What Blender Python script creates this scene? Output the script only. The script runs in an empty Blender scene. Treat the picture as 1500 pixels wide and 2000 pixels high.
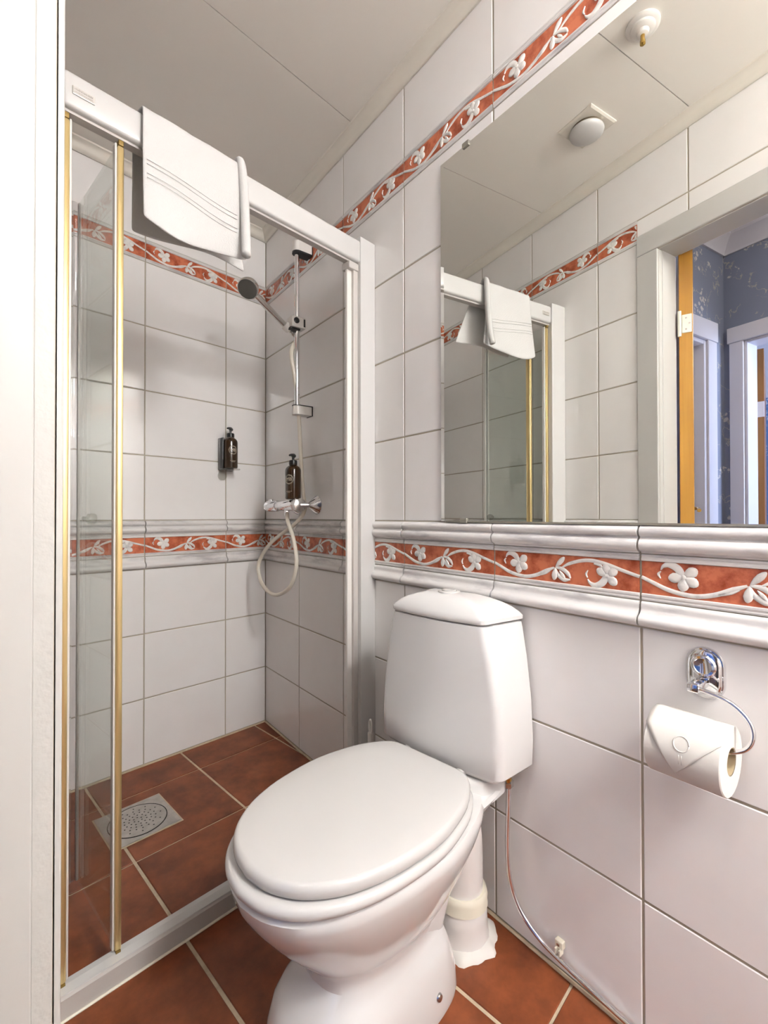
import bpy, bmesh, math, random
from mathutils import Vector, Matrix
random.seed(7)
scene = bpy.context.scene
C = scene.collection

# ------------------------------------------------------------------ camera
CAM = Vector((-1.1808, -1.9057, 0.9613)); YAW, PITCH, ROLL, FPX = 0.80600, 0.0087, -0.0013, 900.73
fw = Vector((math.sin(YAW)*math.cos(PITCH), math.cos(YAW)*math.cos(PITCH), math.sin(PITCH)))
rt = Vector((math.cos(YAW), -math.sin(YAW), 0)); up = rt.cross(fw)
r2 = rt*math.cos(ROLL)+up*math.sin(ROLL); u2 = -rt*math.sin(ROLL)+up*math.cos(ROLL)
cd = bpy.data.cameras.new('camera'); cam = bpy.data.objects.new('camera', cd); C.objects.link(cam)
cd.sensor_fit = 'HORIZONTAL'; cd.sensor_width = 36; cd.lens = FPX/1500*36; cd.clip_start = 0.02
m = Matrix((r2, u2, -fw)).transposed().to_4x4(); m.translation = CAM; cam.matrix_world = m
scene.camera = cam

# ------------------------------------------------------------------ world, light, exposure
w = bpy.data.worlds.new('world'); scene.world = w; w.use_nodes = True
w.node_tree.nodes['Background'].inputs[0].default_value = (0.75, 0.82, 1.0, 1); w.node_tree.nodes['Background'].inputs[1].default_value = 0.35
vs = scene.view_settings; vs.view_transform = 'Standard'; vs.look = 'None'; vs.gamma = 1; vs.use_curve_mapping = False
vs.exposure = 0.97
CEIL_FILL_W = 80.0         # added fill dome on the bathroom ceiling, out of view
LAMP_W = 44.0        # bathroom lamp: emission strength of the opal tube
HALL_FILL_W = 17.0         # added fill dome on the hall ceiling, out of view
ROOM_W = 20.0        # daylight window of the room across the hall

# ------------------------------------------------------------------ materials
def S(r, g, b):
    f = lambda c: (c/255/12.92) if c/255 <= .04045 else ((c/255+.055)/1.055)**2.4
    return (f(r), f(g), f(b), 1)
def mat(name, col, rough=.5, metal=0., spec=.5, noise=None, bump=None, trans=0., emis=None, coat=0., sheen=0.):
    """noise=(colour2, scale, detail, lo, hi[, stretch]); bump=(scale, strength, distance)"""
    mt = bpy.data.materials.new(name); mt.use_nodes = True; nt = mt.node_tree; b = nt.nodes['Principled BSDF']
    b.inputs['Base Color'].default_value = col; b.inputs['Roughness'].default_value = rough; b.inputs['Metallic'].default_value = metal
    b.inputs['Specular IOR Level'].default_value = spec; b.inputs['Transmission Weight'].default_value = trans
    b.inputs['Coat Weight'].default_value = coat; b.inputs['Sheen Weight'].default_value = sheen
    tc = nt.nodes.new('ShaderNodeTexCoord'); oi = nt.nodes.new('ShaderNodeObjectInfo')
    ad = nt.nodes.new('ShaderNodeVectorMath'); ad.operation = 'MULTIPLY_ADD'
    nt.links.new(oi.outputs['Random'], ad.inputs[0]); ad.inputs[1].default_value = (17, 31, 23); nt.links.new(tc.outputs['Object'], ad.inputs[2])
    if noise:
        c2, sc, det, lo, hi = noise[:5]
        n = nt.nodes.new('ShaderNodeTexNoise'); n.inputs['Scale'].default_value = sc; n.inputs['Detail'].default_value = det; n.inputs['Roughness'].default_value = .62
        src = ad.outputs[0]
        if len(noise) > 5:
            mp = nt.nodes.new('ShaderNodeMapping'); mp.inputs['Scale'].default_value = noise[5]; nt.links.new(src, mp.inputs[0]); src = mp.outputs[0]
        nt.links.new(src, n.inputs['Vector'])
        cr = nt.nodes.new('ShaderNodeValToRGB'); cr.color_ramp.elements[0].position = lo; cr.color_ramp.elements[1].position = hi
        cr.color_ramp.elements[0].color = c2; cr.color_ramp.elements[1].color = col
        nt.links.new(n.outputs['Fac'], cr.inputs[0]); nt.links.new(cr.outputs[0], b.inputs['Base Color'])
    if bump:
        n2 = nt.nodes.new('ShaderNodeTexNoise'); n2.inputs['Scale'].default_value = bump[0]; n2.inputs['Detail'].default_value = 2
        nt.links.new(ad.outputs[0], n2.inputs['Vector'])
        bp = nt.nodes.new('ShaderNodeBump'); bp.inputs['Strength'].default_value = bump[1]; bp.inputs['Distance'].default_value = bump[2]
        nt.links.new(n2.outputs['Fac'], bp.inputs['Height']); nt.links.new(bp.outputs[0], b.inputs['Normal'])
    if emis:
        b.inputs['Emission Color'].default_value = emis[0]; b.inputs['Emission Strength'].default_value = emis[1]
    return mt
def glassmat(name, tint, ior=1.45):
    mt = bpy.data.materials.new(name); mt.use_nodes = True; nt = mt.node_tree; nt.nodes.remove(nt.nodes['Principled BSDF'])
    t = nt.nodes.new('ShaderNodeBsdfTransparent'); t.inputs[0].default_value = tint
    g = nt.nodes.new('ShaderNodeBsdfGlossy'); g.inputs['Roughness'].default_value = .02; g.inputs[0].default_value = (1, 1, 1, 1)
    f = nt.nodes.new('ShaderNodeFresnel'); mx = nt.nodes.new('ShaderNodeMixShader')
    ge = nt.nodes.new('ShaderNodeNewGeometry'); mr = nt.nodes.new('ShaderNodeMapRange')      # same reflectance on both faces of a pane
    mr.inputs['To Min'].default_value = ior; mr.inputs['To Max'].default_value = 1/ior; nt.links.new(ge.outputs['Backfacing'], mr.inputs['Value']); nt.links.new(mr.outputs[0], f.inputs[0])
    nt.links.new(f.outputs[0], mx.inputs[0]); nt.links.new(t.outputs[0], mx.inputs[1]); nt.links.new(g.outputs[0], mx.inputs[2])
    nt.links.new(mx.outputs[0], nt.nodes['Material Output'].inputs[0]); return mt
M = {}
M['tile'] = mat('wall_tile', (.87, .85, .835, 1), .08, noise=((.84, .815, .795, 1), 5, 3, .3, .7), bump=(5, .05, .02))
M['grout'] = mat('wall_grout', (.40, .36, .28, 1), .8)
M['marble'] = mat('white_marble', (.74, .72, .70, 1), .18, noise=((.50, .48, .48, 1), 14, 6, .36, .50, (1, .35, 1.6)))
M['relief'] = mat('relief_white', (.80, .78, .74, 1), .22, noise=((.62, .60, .58, 1), 45, 4, .34, .5))
M['orange'] = mat('orange_marble', (.60, .175, .085, 1), .25, noise=((.30, .055, .022, 1), 26, 7, .36, .58))
M['ftile'] = mat('floor_tile', (.255, .070, .024, 1), .42, spec=.35, noise=((.125, .031, .010, 1), 11, 9, .34, .66), bump=(90, .05, .002))
M['fgrout'] = mat('floor_grout', (.58, .47, .33, 1), .85, noise=((.45, .36, .25, 1), 30, 3, .3, .6))
M['ceil'] = mat('ceiling_panel', (.86, .825, .76, 1), .55)
M['ctrim'] = mat('ceiling_trim', (.74, .70, .62, 1), .45)
M['dark'] = mat('dark_gap', (.12, .085, .05, 1), .9)
M['paint'] = mat('white_paint', (.54, .53, .505, 1), .45, bump=(60, .08, .003))
M['paint2'] = mat('rough_white_paint', (.53, .52, .49, 1), .5, bump=(110, .25, .004))
M['pvc'] = mat('white_enamel', (.58, .57, .555, 1), .28)
M['alu'] = mat('sill_grey', (.52, .49, .46, 1), .4)
M['gold'] = mat('gold_profile', (.72, .56, .27, 1), .32, metal=.75)
M['golddk'] = mat('gold_dark', (.22, .14, .03, 1), .5, metal=.3)
M['seal'] = glassmat('clear_seal', (.86, .86, .86, 1), 1.6)
M['glass'] = glassmat('shower_glass', (.945, .965, .950, 1), 1.45)
M['knob'] = glassmat('clear_plastic', (.84, .84, .82, 1), 1.7)
M['chrome'] = mat('chrome', (.80, .80, .82, 1), .06, metal=1)
M['chrome2'] = mat('brushed_chrome', (.66, .65, .63, 1), .24, metal=1)
M['steel'] = mat('drain_steel', (.50, .48, .45, 1), .36, metal=.9, noise=((.40, .38, .35, 1), 30, 5, .35, .65))
M['hole'] = mat('black_hole', (.012, .01, .008, 1), .9)
M['porc'] = mat('porcelain', (.70, .69, .675, 1), .09, coat=.3)
M['seatp'] = mat('seat_plastic', (.60, .585, .565, 1), .16)
M['pipew'] = mat('pipe_white', (.76, .72, .69, 1), .3)
M['cream'] = mat('cream_rubber', (.78, .73, .60, 1), .5)
M['sil'] = mat('silicone', (.74, .71, .66, 1), .55)
M['towel'] = mat('towel_cotton', (.60, .59, .575, 1), .95, spec=.1, bump=(420, .35, .002), sheen=.2)
M['paper'] = mat('toilet_paper', (.70, .675, .63, 1), .95, spec=.1, bump=(160, .12, .001))
M['card'] = mat('cardboard', (.42, .33, .20, 1), .9)
M['amber'] = mat('amber_plastic', (.032, .014, .004, 1), .16, spec=.6)
M['black'] = mat('black_plastic', (.012, .012, .013, 1), .3)
M['dkgrey'] = mat('spray_face', (.10, .095, .085, 1), .5)
M['cap'] = mat('white_plastic', (.76, .73, .69, 1), .3)
M['hose'] = mat('hose_plastic', (.74, .68, .58, 1), .35)
M['print'] = mat('label_print', (.55, .50, .40, 1), .6)
M['badge'] = mat('badge_metal', (.62, .60, .55, 1), .3, metal=.6)
M['badgetx'] = mat('badge_print', (.28, .26, .23, 1), .5)
M['mirror'] = mat('mirror_silver', (.90, .915, .885, 1), .0, metal=1)
M['medge'] = mat('mirror_edge', (.34, .32, .27, 1), .2, metal=.4)
M['brass'] = mat('brass', (.55, .36, .10, 1), .2, metal=1)
M['wood'] = mat('varnished_pine', (.50, .26, .042, 1), .28, noise=((.38, .17, .023, 1), 5, 5, .3, .75, (9, 9, .35)))
M['wood2'] = mat('dark_pine', (.40, .19, .06, 1), .3, noise=((.28, .12, .035, 1), 5, 5, .3, .75, (9, 9, .35)))
M['hingem'] = mat('hinge_enamel', (.74, .72, .62, 1), .35)
M['hallw'] = mat('hall_white', (.74, .72, .76, 1), .4)
M['hceil'] = mat('hall_ceiling', (.60, .56, .58, 1), .7)
M['hfloor'] = mat('hall_floor', (.30, .17, .08, 1), .4, noise=((.2, .1, .045, 1), 4, 5, .3, .7, (1, 8, 1)))
M['opal'] = mat('opal_lamp', (.9, .88, .84, 1), .4, emis=((.975, .985, 1, 1), LAMP_W))
M['opal3'] = mat('opal_ceiling_fill', (.9, .88, .84, 1), .4, emis=((.975, .985, 1, 1), CEIL_FILL_W))
M['opal2'] = mat('opal_hall_fill', (.9, .88, .84, 1), .4, emis=((1, .93, .86, 1), HALL_FILL_W))
M['sky'] = mat('window_daylight', (.8, .85, 1, 1), .4, emis=((.62, .72, 1, 1), ROOM_W))
def wallpaper(name, base, fl, st, sc):
    mt = mat(name, base, .8); nt = mt.node_tree; b = nt.nodes['Principled BSDF']; L = nt.links.new
    tc = nt.nodes.new('ShaderNodeTexCoord')
    nz = nt.nodes.new('ShaderNodeTexNoise'); nz.inputs['Scale'].default_value = sc*3.2; nz.inputs['Detail'].default_value = 3
    L(tc.outputs['Object'], nz.inputs['Vector'])
    ds = nt.nodes.new('ShaderNodeVectorMath'); ds.operation = 'MULTIPLY_ADD'; ds.inputs[1].default_value = (.16, .16, .16)
    L(nz.outputs['Color'], ds.inputs[0]); L(tc.outputs['Object'], ds.inputs[2])
    def ramp(src, lo, hi, a, c):
        r = nt.nodes.new('ShaderNodeValToRGB'); r.color_ramp.elements[0].position = lo; r.color_ramp.elements[1].position = hi
        r.color_ramp.elements[0].color = (a, a, a, 1); r.color_ramp.elements[1].color = (c, c, c, 1); L(src, r.inputs[0]); return r.outputs[0]
    v = nt.nodes.new('ShaderNodeTexVoronoi'); v.inputs['Scale'].default_value = sc; L(ds.outputs[0], v.inputs['Vector'])
    blob = ramp(v.outputs['Distance'], .25, .30, .9, 0)
    v3 = nt.nodes.new('ShaderNodeTexVoronoi'); v3.inputs['Scale'].default_value = sc*7; L(tc.outputs['Object'], v3.inputs['Vector'])
    pet = ramp(v3.outputs['Distance'], .40, .52, 1, 0)
    mu = nt.nodes.new('ShaderNodeMath'); mu.operation = 'MULTIPLY'; L(blob, mu.inputs[0]); L(pet, mu.inputs[1])
    v2 = nt.nodes.new('ShaderNodeTexVoronoi'); v2.feature = 'DISTANCE_TO_EDGE'; v2.inputs['Scale'].default_value = sc*.75; L(ds.outputs[0], v2.inputs['Vector'])
    line = ramp(v2.outputs['Distance'], .010, .022, 1, 0)
    n4 = nt.nodes.new('ShaderNodeTexNoise'); n4.inputs['Scale'].default_value = sc*1.3; L(tc.outputs['Object'], n4.inputs['Vector'])
    gate = ramp(n4.outputs['Fac'], .46, .52, 0, .7)
    m2 = nt.nodes.new('ShaderNodeMath'); m2.operation = 'MULTIPLY'; L(line, m2.inputs[0]); L(gate, m2.inputs[1])
    x1 = nt.nodes.new('ShaderNodeMix'); x1.data_type = 'RGBA'; x1.inputs[6].default_value = base; x1.inputs[7].default_value = st; L(m2.outputs[0], x1.inputs[0])
    x2 = nt.nodes.new('ShaderNodeMix'); x2.data_type = 'RGBA'; x2.inputs[7].default_value = fl; L(x1.outputs[2], x2.inputs[6]); L(mu.outputs[0], x2.inputs[0])
    L(x2.outputs[2], b.inputs['Base Color']); return mt
M['paper_blue'] = wallpaper('blue_floral_wallpaper', (.25, .275, .36, 1), (.68, .63, .60, 1), (.55, .50, .42, 1), 6.5)
M['paper_sky'] = wallpaper('light_blue_wallpaper', (.13, .25, .50, 1), (.62, .66, .74, 1), (.3, .42, .6, 1), 8)

# ------------------------------------------------------------------ helpers
def obj(name, bm, m, parent=None, smooth=False, frame=None, recalc=True):
    if recalc: bmesh.ops.recalc_face_normals(bm, faces=bm.faces)
    me = bpy.data.meshes.new(name); bm.to_mesh(me); bm.free()
    me.materials.append(M[m] if isinstance(m, str) else m)
    return mobj(name, me, parent, smooth, frame)
def mobj(name, me, parent=None, smooth=False, frame=None):
    if smooth:
        for p in me.polygons: p.use_smooth = True
        if smooth != 'all':
            me.set_sharp_from_angle(angle=math.radians(38))
    o = bpy.data.objects.new(name, me); C.objects.link(o)
    if parent: o.parent = parent
    if frame is not None: o.matrix_local = frame
    return o
def tag(o, label, cat, group=None):
    o['label'] = label; o['category'] = cat
    if group: o['group'] = group
    return o
def struct(o): o['kind'] = 'structure'; return o
def thing(name, label, cat, loc=(0, 0, 0), group=None, frame=None):
    o = bpy.data.objects.new(name, None); C.objects.link(o); o.empty_display_size = .05
    if frame is not None: o.matrix_world = frame
    else: o.location = loc
    return tag(o, label, cat, group)
def bx(bm, x0, x1, y0, y1, z0, z1, bev=0, seg=2):
    r = bmesh.ops.create_cube(bm, size=1); vs_ = r['verts']
    for v in vs_: v.co = Vector((x0+(x1-x0)*(v.co.x+.5), y0+(y1-y0)*(v.co.y+.5), z0+(z1-z0)*(v.co.z+.5)))
    if bev:
        es_ = list({e for v in vs_ for e in v.link_edges}); bmesh.ops.bevel(bm, geom=es_, offset=bev, segments=seg, affect='EDGES', profile=.5)
    return bm
def box(*a, **k): return bx(bmesh.new(), *a, **k)
def rings(bm, rs, cap0=True, cap1=True, closed=True):
    prev = None; first = None
    for r in rs:
        vs_ = [bm.verts.new(p) for p in r]
        if prev:
            n = len(vs_)
            for i in range(n if closed else n-1):
                j = (i+1) % n; bm.faces.new((prev[i], prev[j], vs_[j], vs_[i]))
        else: first = vs_
        prev = vs_
    if cap0 and closed: bm.faces.new(first)
    if cap1 and closed: bm.faces.new(prev)
    return bm
def lathe(bm, prof, seg=32, mtx=Matrix(), cap=True):
    rs = [[mtx @ Vector((r*math.cos(2*math.pi*i/seg), r*math.sin(2*math.pi*i/seg), z)) for i in range(seg)] for r, z in prof]
    return rings(bm, rs, cap, cap)
def along(p, d, roll=0):
    d = Vector(d).normalized(); q = d.to_track_quat('Z', 'Y'); return Matrix.Translation(p) @ q.to_matrix().to_4x4()
def crom(pts, n):
    P = [Vector(p) for p in pts]; P = [P[0]*2-P[1]] + P + [P[-1]*2-P[-2]]; out = []
    for k in range(1, len(P)-2):
        for i in range(n):
            t = i/n; a, b, c, d = P[k-1:k+3]
            out.append(.5*((2*b)+(c-a)*t+(2*a-5*b+4*c-d)*t*t+(3*b-a-3*c+d)*t**3))
    out.append(P[-2]); return out
def tube(bm, pts, r, seg=10, caps=True):
    pts = [Vector(p) for p in pts]; n = len(pts); rr = r if isinstance(r, (list, tuple)) else [r]*n
    t0 = (pts[1]-pts[0]).normalized(); nrm = t0.orthogonal().normalized(); rs = []
    for i, p in enumerate(pts):
        t = ((pts[min(i+1, n-1)]-p).normalized() + (p-pts[max(i-1, 0)]).normalized()).normalized() if 0 < i < n-1 else ((pts[1]-pts[0]) if i == 0 else (pts[-1]-pts[-2])).normalized()
        nrm = (nrm - t*nrm.dot(t)).normalized(); bn = t.cross(nrm)
        rs.append([p+(nrm*math.cos(2*math.pi*k/seg)+bn*math.sin(2*math.pi*k/seg))*rr[i] for k in range(seg)])
    return rings(bm, rs, caps, caps)
def prism(bm, poly, z0, z1, mtx=Matrix(), bev=0):
    """poly in XY extruded along Z"""
    a = [bm.verts.new(mtx @ Vector((x, y, z0))) for x, y in poly]; b = [bm.verts.new(mtx @ Vector((x, y, z1))) for x, y in poly]
    n = len(poly); bm.faces.new(a); top = bm.faces.new(b)
    for i in range(n): bm.faces.new((a[i], a[(i+1) % n], b[(i+1) % n], b[i]))
    if bev: bmesh.ops.bevel(bm, geom=list(top.edges), offset=bev, segments=1, affect='EDGES', profile=.5)
    return bm
def text_mesh(s, size):
    cu = bpy.data.curves.new('txt', 'FONT'); cu.body = s; cu.size = size; cu.align_x = 'CENTER'; cu.align_y = 'CENTER'; cu.extrude = 0
    o = bpy.data.objects.new('txt', cu); C.objects.link(o); dg = bpy.context.evaluated_depsgraph_get(); dg.update()
    me = bpy.data.meshes.new_from_object(o.evaluated_get(dg)); bpy.data.objects.remove(o); return me

# ------------------------------------------------------------------ room frame
TH = -0.14328
ES = Vector((math.sin(TH), -math.cos(TH), 0)); NN = Vector((-math.cos(TH), -math.sin(TH), 0))
FR = Matrix.Rotation(math.atan2(NN.y, NN.x), 4, 'Z')                     # right wall: local x = out of wall, y = along wall from the corner
FB = Matrix.Rotation(-math.pi/2, 4, 'Z')                                 # back wall: local x = out, y = world +x
LX = -1.0525
FL = Matrix.Translation((LX, 0, 0))                                       # left wall: local x = out, y = world y
def rw(s, n, z): return ES*s+NN*n+Vector((0, 0, z))
def wall_x(y): return math.tan(-TH)*y                                     # right wall x at world y
ZL2, ZL1, ZD, ZT0, ZH = .2564, .5065, .7570, .9458, .2523
ZT = [ZT0+ZH*i for i in range(4)]; ZB0, ZB1 = 1.953, 2.038
ZC = 2.29; TW = .335; ENDY = -3.26
GAP = .0042

# ------------------------------------------------------------------ structure: floor with tiles
bm = box(LX-.02, .06, ENDY-.05, .06, -.08, -.003); floor = struct(obj('floor', bm, 'fgrout'))
FX, FY, FS = -.3936, -.1752, .3366
def clip(poly, f):
    out = []
    for i in range(len(poly)):
        a, b = poly[i], poly[(i+1) % len(poly)]; fa, fb = f(a), f(b)
        if fa >= 0: out.append(a)
        if (fa >= 0) != (fb >= 0):
            t = fa/(fa-fb); out.append((a[0]+(b[0]-a[0])*t, a[1]+(b[1]-a[1])*t))
    return out
cache = {}
for i in range(-3, 2):
    for j in range(0, 11):
        x0, x1 = FX+i*FS+.0042, FX+(i+1)*FS-.0042; y1, y0 = FY-(j-1)*FS-.003, FY-j*FS+.003
        p = [(x0, y0), (x1, y0), (x1, y1), (x0, y1)]
        p = clip(p, lambda q: wall_x(q[1])-.004-q[0]); p = clip(p, lambda q: q[0]-LX-.003) if p else p
        p = clip(p, lambda q: -.003-q[1]) if p else p; p = clip(p, lambda q: q[1]-ENDY-.003) if p else p
        if len(p) < 3: continue
        cx = sum(q[0] for q in p)/len(p); cy = sum(q[1] for q in p)/len(p)
        area = abs(sum(p[k][0]*p[(k+1) % len(p)][1]-p[(k+1) % len(p)][0]*p[k][1] for k in range(len(p))))/2
        if area < 4e-4: continue
        key = tuple((round(a-cx, 3), round(b-cy, 3)) for a, b in p)
        if key not in cache:
            b_ = prism(bmesh.new(), [(a-cx, b-cy) for a, b in p], -.02, 0, bev=.0012); bmesh.ops.recalc_face_normals(b_, faces=b_.faces)
            me = bpy.data.meshes.new('floor_tile'); b_.to_mesh(me); b_.free(); me.materials.append(M['ftile']); cache[key] = me
        o = mobj('floor_tile', cache[key], floor); o.location = (cx, cy, 0)

for P in ([rw(.0, .003, .001), rw(.80, .003, .001)], [rw(.865, .003, .001), rw(3.2, .003, .001)], [(LX+.004, -.003, .001), (-.003, -.003, .001)]):
    obj('silicone_joint', tube(bmesh.new(), P, .0045, 6), 'fgrout', floor, True)
# ------------------------------------------------------------------ walls with tiles
tcache = {}
def tile_mesh(wd, ht):
    k = (round(wd, 4), round(ht, 4))
    if k not in tcache:
        b_ = prism(bmesh.new(), [(-wd/2, -ht/2), (wd/2, -ht/2), (wd/2, ht/2), (-wd/2, ht/2)], -.007, 0, bev=.0016)
        for v in b_.verts: v.co = Vector((v.co.z, v.co.x, v.co.y))
        bmesh.ops.recalc_face_normals(b_, faces=b_.faces)
        me = bpy.data.meshes.new('tile'); b_.to_mesh(me); b_.free(); me.materials.append(M['tile']); tcache[k] = me
    return tcache[k]
def profile_mesh(name, prof, s0, s1, m):
    b_ = bmesh.new(); rings(b_, [[Vector((n, s, z)) for n, z in prof] for s in (s0, s1)]); bmesh.ops.recalc_face_normals(b_, faces=b_.faces)
    me = bpy.data.meshes.new(name); b_.to_mesh(me); b_.free(); me.materials.append(M[m])
    for p in me.polygons: p.use_smooth = True
    me.set_sharp_from_angle(angle=math.radians(40)); return me
def arc(cz, cn, rz, rn, a0, a1, n): return [(cn+rn*math.cos(math.radians(a0+(a1-a0)*i/n)), cz+rz*math.sin(math.radians(a0+(a1-a0)*i/n))) for i in range(n+1)]
# moulded rails: profiles are (n, z) with z from 0 (bottom) up
RAIL_T = [(-.006, 0), (.0015, 0), (.003, .003)] + arc(.016, .004, .012, .0115, -75, 75, 8) + [(.006, .030)] + arc(.040, .004, .0095, .0095, -70, 70, 6) + [(.002, .0525), (-.006, .0525)]
RAIL_B = [(-.006, 0), (.001, 0)] + arc(.0135, .002, .0125, .0165, -80, 60, 8) + [(.0062, .029), (.0045, .034), (.0055, .0385), (.004, .0445), (.0015, .0465), (-.006, .0465)]
# border tile: white frame with recessed orange field and raised vine
BH = .0845
FRAME = [(-.006, 0), (.0005, 0), (.0022, .003), (.001, .0055), (.003, .0085), (.003, .0115), (-.0008, .0130)]
FRAME_U = [(n, BH-z) for n, z in reversed(FRAME)]
def ell(cu, cv, a, b, ang, h, n=10):
    """a raised petal: cu,cv centre; a,b half axes (m)"""
    out = []
    ca, sa = math.cos(math.radians(ang)), math.sin(math.radians(ang))
    for r, hh in ((1, 0), (.93, h*.7), (.6, h), ):
        out.append([(hh, cu+(a*math.cos(2*math.pi*i/n)*ca-b*math.sin(2*math.pi*i/n)*sa)*r, cv+(a*math.cos(2*math.pi*i/n)*sa+b*math.sin(2*math.pi*i/n)*ca)*r) for i in range(n)])
    return out
def petal(bm, cu, cv, ang, ln, wd, h=.0026):
    """leaf shape from (cu,cv) out along ang"""
    ca, sa = math.cos(math.radians(ang)), math.sin(math.radians(ang)); prof = [(0, .12), (.15, .5), (.4, .9), (.65, 1), (.85, .72), (.96, .36)]
    def ringp(sc, hh):
        L_ = [(t*ln, w_*wd/2) for t, w_ in prof]+[(ln, 0)]+[(t*ln, -w_*wd/2) for t, w_ in reversed(prof)]
        mx, my = ln*.55, 0; L_ = [((x-mx)*sc+mx, (y-my)*sc+my) for x, y in L_]
        return [Vector((hh, cu+x*ca-y*sa, cv+x*sa+y*ca)) for x, y in L_]
    rings(bm, [ringp(1, -.0012), ringp(1, h*.55), ringp(.84, h), ringp(.35, h*1.15)], False, True)
def ribbon(bm, pts, wds, h=.0022):
    P = crom([(u, v, 0) for u, v in pts], 5); n = len(P)
    W = []
    for i in range(n):
        t = i/(n-1)*(len(wds)-1); k = min(int(t), len(wds)-2); W.append(wds[k]+(wds[k+1]-wds[k])*(t-k))
    rs = []
    for i, p in enumerate(P):
        d = (P[min(i+1, n-1)]-P[max(i-1, 0)]).normalized(); q = Vector((-d.y, d.x, 0)); w_ = W[i]/2
        rs.append([Vector((-.0012, (p+q*w_).x, (p+q*w_).y)), Vector((h*.6, (p+q*w_).x, (p+q*w_).y)), Vector((h, (p+q*w_*.6).x, (p+q*w_*.6).y)),
                   Vector((h, (p-q*w_*.6).x, (p-q*w_*.6).y)), Vector((h*.6, (p-q*w_).x, (p-q*w_).y)), Vector((-.0012, (p-q*w_).x, (p-q*w_).y))])
    rings(bm, rs, True, True)
def vine_bm():
    b_ = bmesh.new(); H = .029; T = TW-GAP
    U = lambda u: u*T
    def fl(u, v, angs, ln, wd):
        for a in angs: petal(b_, U(u), v*H, a, ln, wd)
        lathe(b_, [(.0042, .001), (.0036, .0036), (.0012, .0042)], 8, Matrix.Translation((0, U(u), v*H)) @ Matrix.Rotation(math.pi/2, 4, 'Y'))
    ribbon(b_, [(U(0), 0), (U(.06), -.30*H), (U(.14), -.66*H), (U(.25), -.84*H), (U(.34), -.64*H), (U(.42), -.22*H), (U(.475), .06*H)], [.0062, .0070, .0078, .0078, .008, .0085, .004])
    ribbon(b_, [(U(.36), -.60*H), (U(.41), -.42*H), (U(.445), -.22*H)], [.005, .0055, .002])
    ribbon(b_, [(U(.53), .12*H), (U(.58), .44*H), (U(.66), .72*H), (U(.735), .78*H), (U(.82), .60*H), (U(.90), .32*H), (U(1), .0)], [.003, .0068, .0072, .0075, .0074, .0068, .0062])
    # upper flower with curl
    fl(.208, .22, (38, -32, -95, 190), .0250, .0180)
    ribbon(b_, [(U(.20), .28*H), (U(.178), .70*H), (U(.14), .90*H), (U(.11), .78*H), (U(.098), .55*H)], [.012, .013, .011, .006, .002])
    ribbon(b_, [(U(.097), .46*H), (U(.085), .28*H), (U(.096), .02*H)], [.002, .0045, .0015])
    # bud
    petal(b_, U(.485), .06*H, -98, .027, .0135); petal(b_, U(.485), .10*H, 48, .031, .0110)
    ribbon(b_, [(U(.48), .06*H), (U(.50), -.42*H), (U(.545), -.74*H), (U(.585), -.70*H)], [.004, .0085, .0095, .003])
    ribbon(b_, [(U(.488), .08*H), (U(.53), .02*H), (U(.57), -.28*H), (U(.588), -.60*H)], [.004, .0085, .0085, .003])
    petal(b_, U(.512), -.12*H, -50, .020, .0065)
    # lower flower with curl
    fl(.820, -.16, (150, 98, 38, -42), .0240, .0172)
    ribbon(b_, [(U(.815), -.22*H), (U(.79), -.66*H), (U(.75), -.90*H), (U(.715), -.76*H), (U(.70), -.52*H)], [.012, .0135, .011, .006, .002])
    ribbon(b_, [(U(.699), -.42*H), (U(.690), -.18*H), (U(.702), .10*H)], [.002, .0045, .0015])
    ribbon(b_, [(U(.74), .58*H), (U(.775), .52*H), (U(.79), .38*H)], [.003, .006, .002])
    for v in b_.verts: v.co.x -= .0003
    bmesh.ops.recalc_face_normals(b_, faces=b_.faces); return b_
bcache = {}
def border_meshes(u0, u1):
    k = (round(u0, 4), round(u1, 4))
    if k not in bcache:
        a = bmesh.new()
        rings(a, [[Vector((n, s, z)) for n, z in FRAME+FRAME_U] for s in (u0, u1)]); bmesh.ops.recalc_face_normals(a, faces=a.faces)
        me1 = bpy.data.meshes.new('border_tile'); a.to_mesh(me1); a.free(); me1.materials.append(M['marble'])
        b_ = box(-.004, 0, u0, u1, .0128, BH-.0128); me2 = bpy.data.meshes.new('orange_field'); bmesh.ops.recalc_face_normals(b_, faces=b_.faces); b_.to_mesh(me2); b_.free(); me2.materials.append(M['orange'])
        v = vine_bm()
        for vert in v.verts: vert.co.z += BH/2
        for s, sg in ((u0, 1), (u1, -1)):
            if (sg == 1 and s > .001) or (sg == -1 and s < TW-GAP-.001):
                bmesh.ops.bisect_plane(v, geom=v.verts[:]+v.edges[:]+v.faces[:], plane_co=(0, s, 0), plane_no=(0, -sg, 0), clear_outer=True)
        me3 = bpy.data.meshes.new('vine_relief'); v.to_mesh(me3); v.free(); me3.materials.append(M['relief'])
        for p in me3.polygons: p.use_smooth = True
        me3.set_sharp_from_angle(angle=math.radians(50)); bcache[k] = (me1, me2, me3)
    return bcache[k]
rcache = {}
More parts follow.
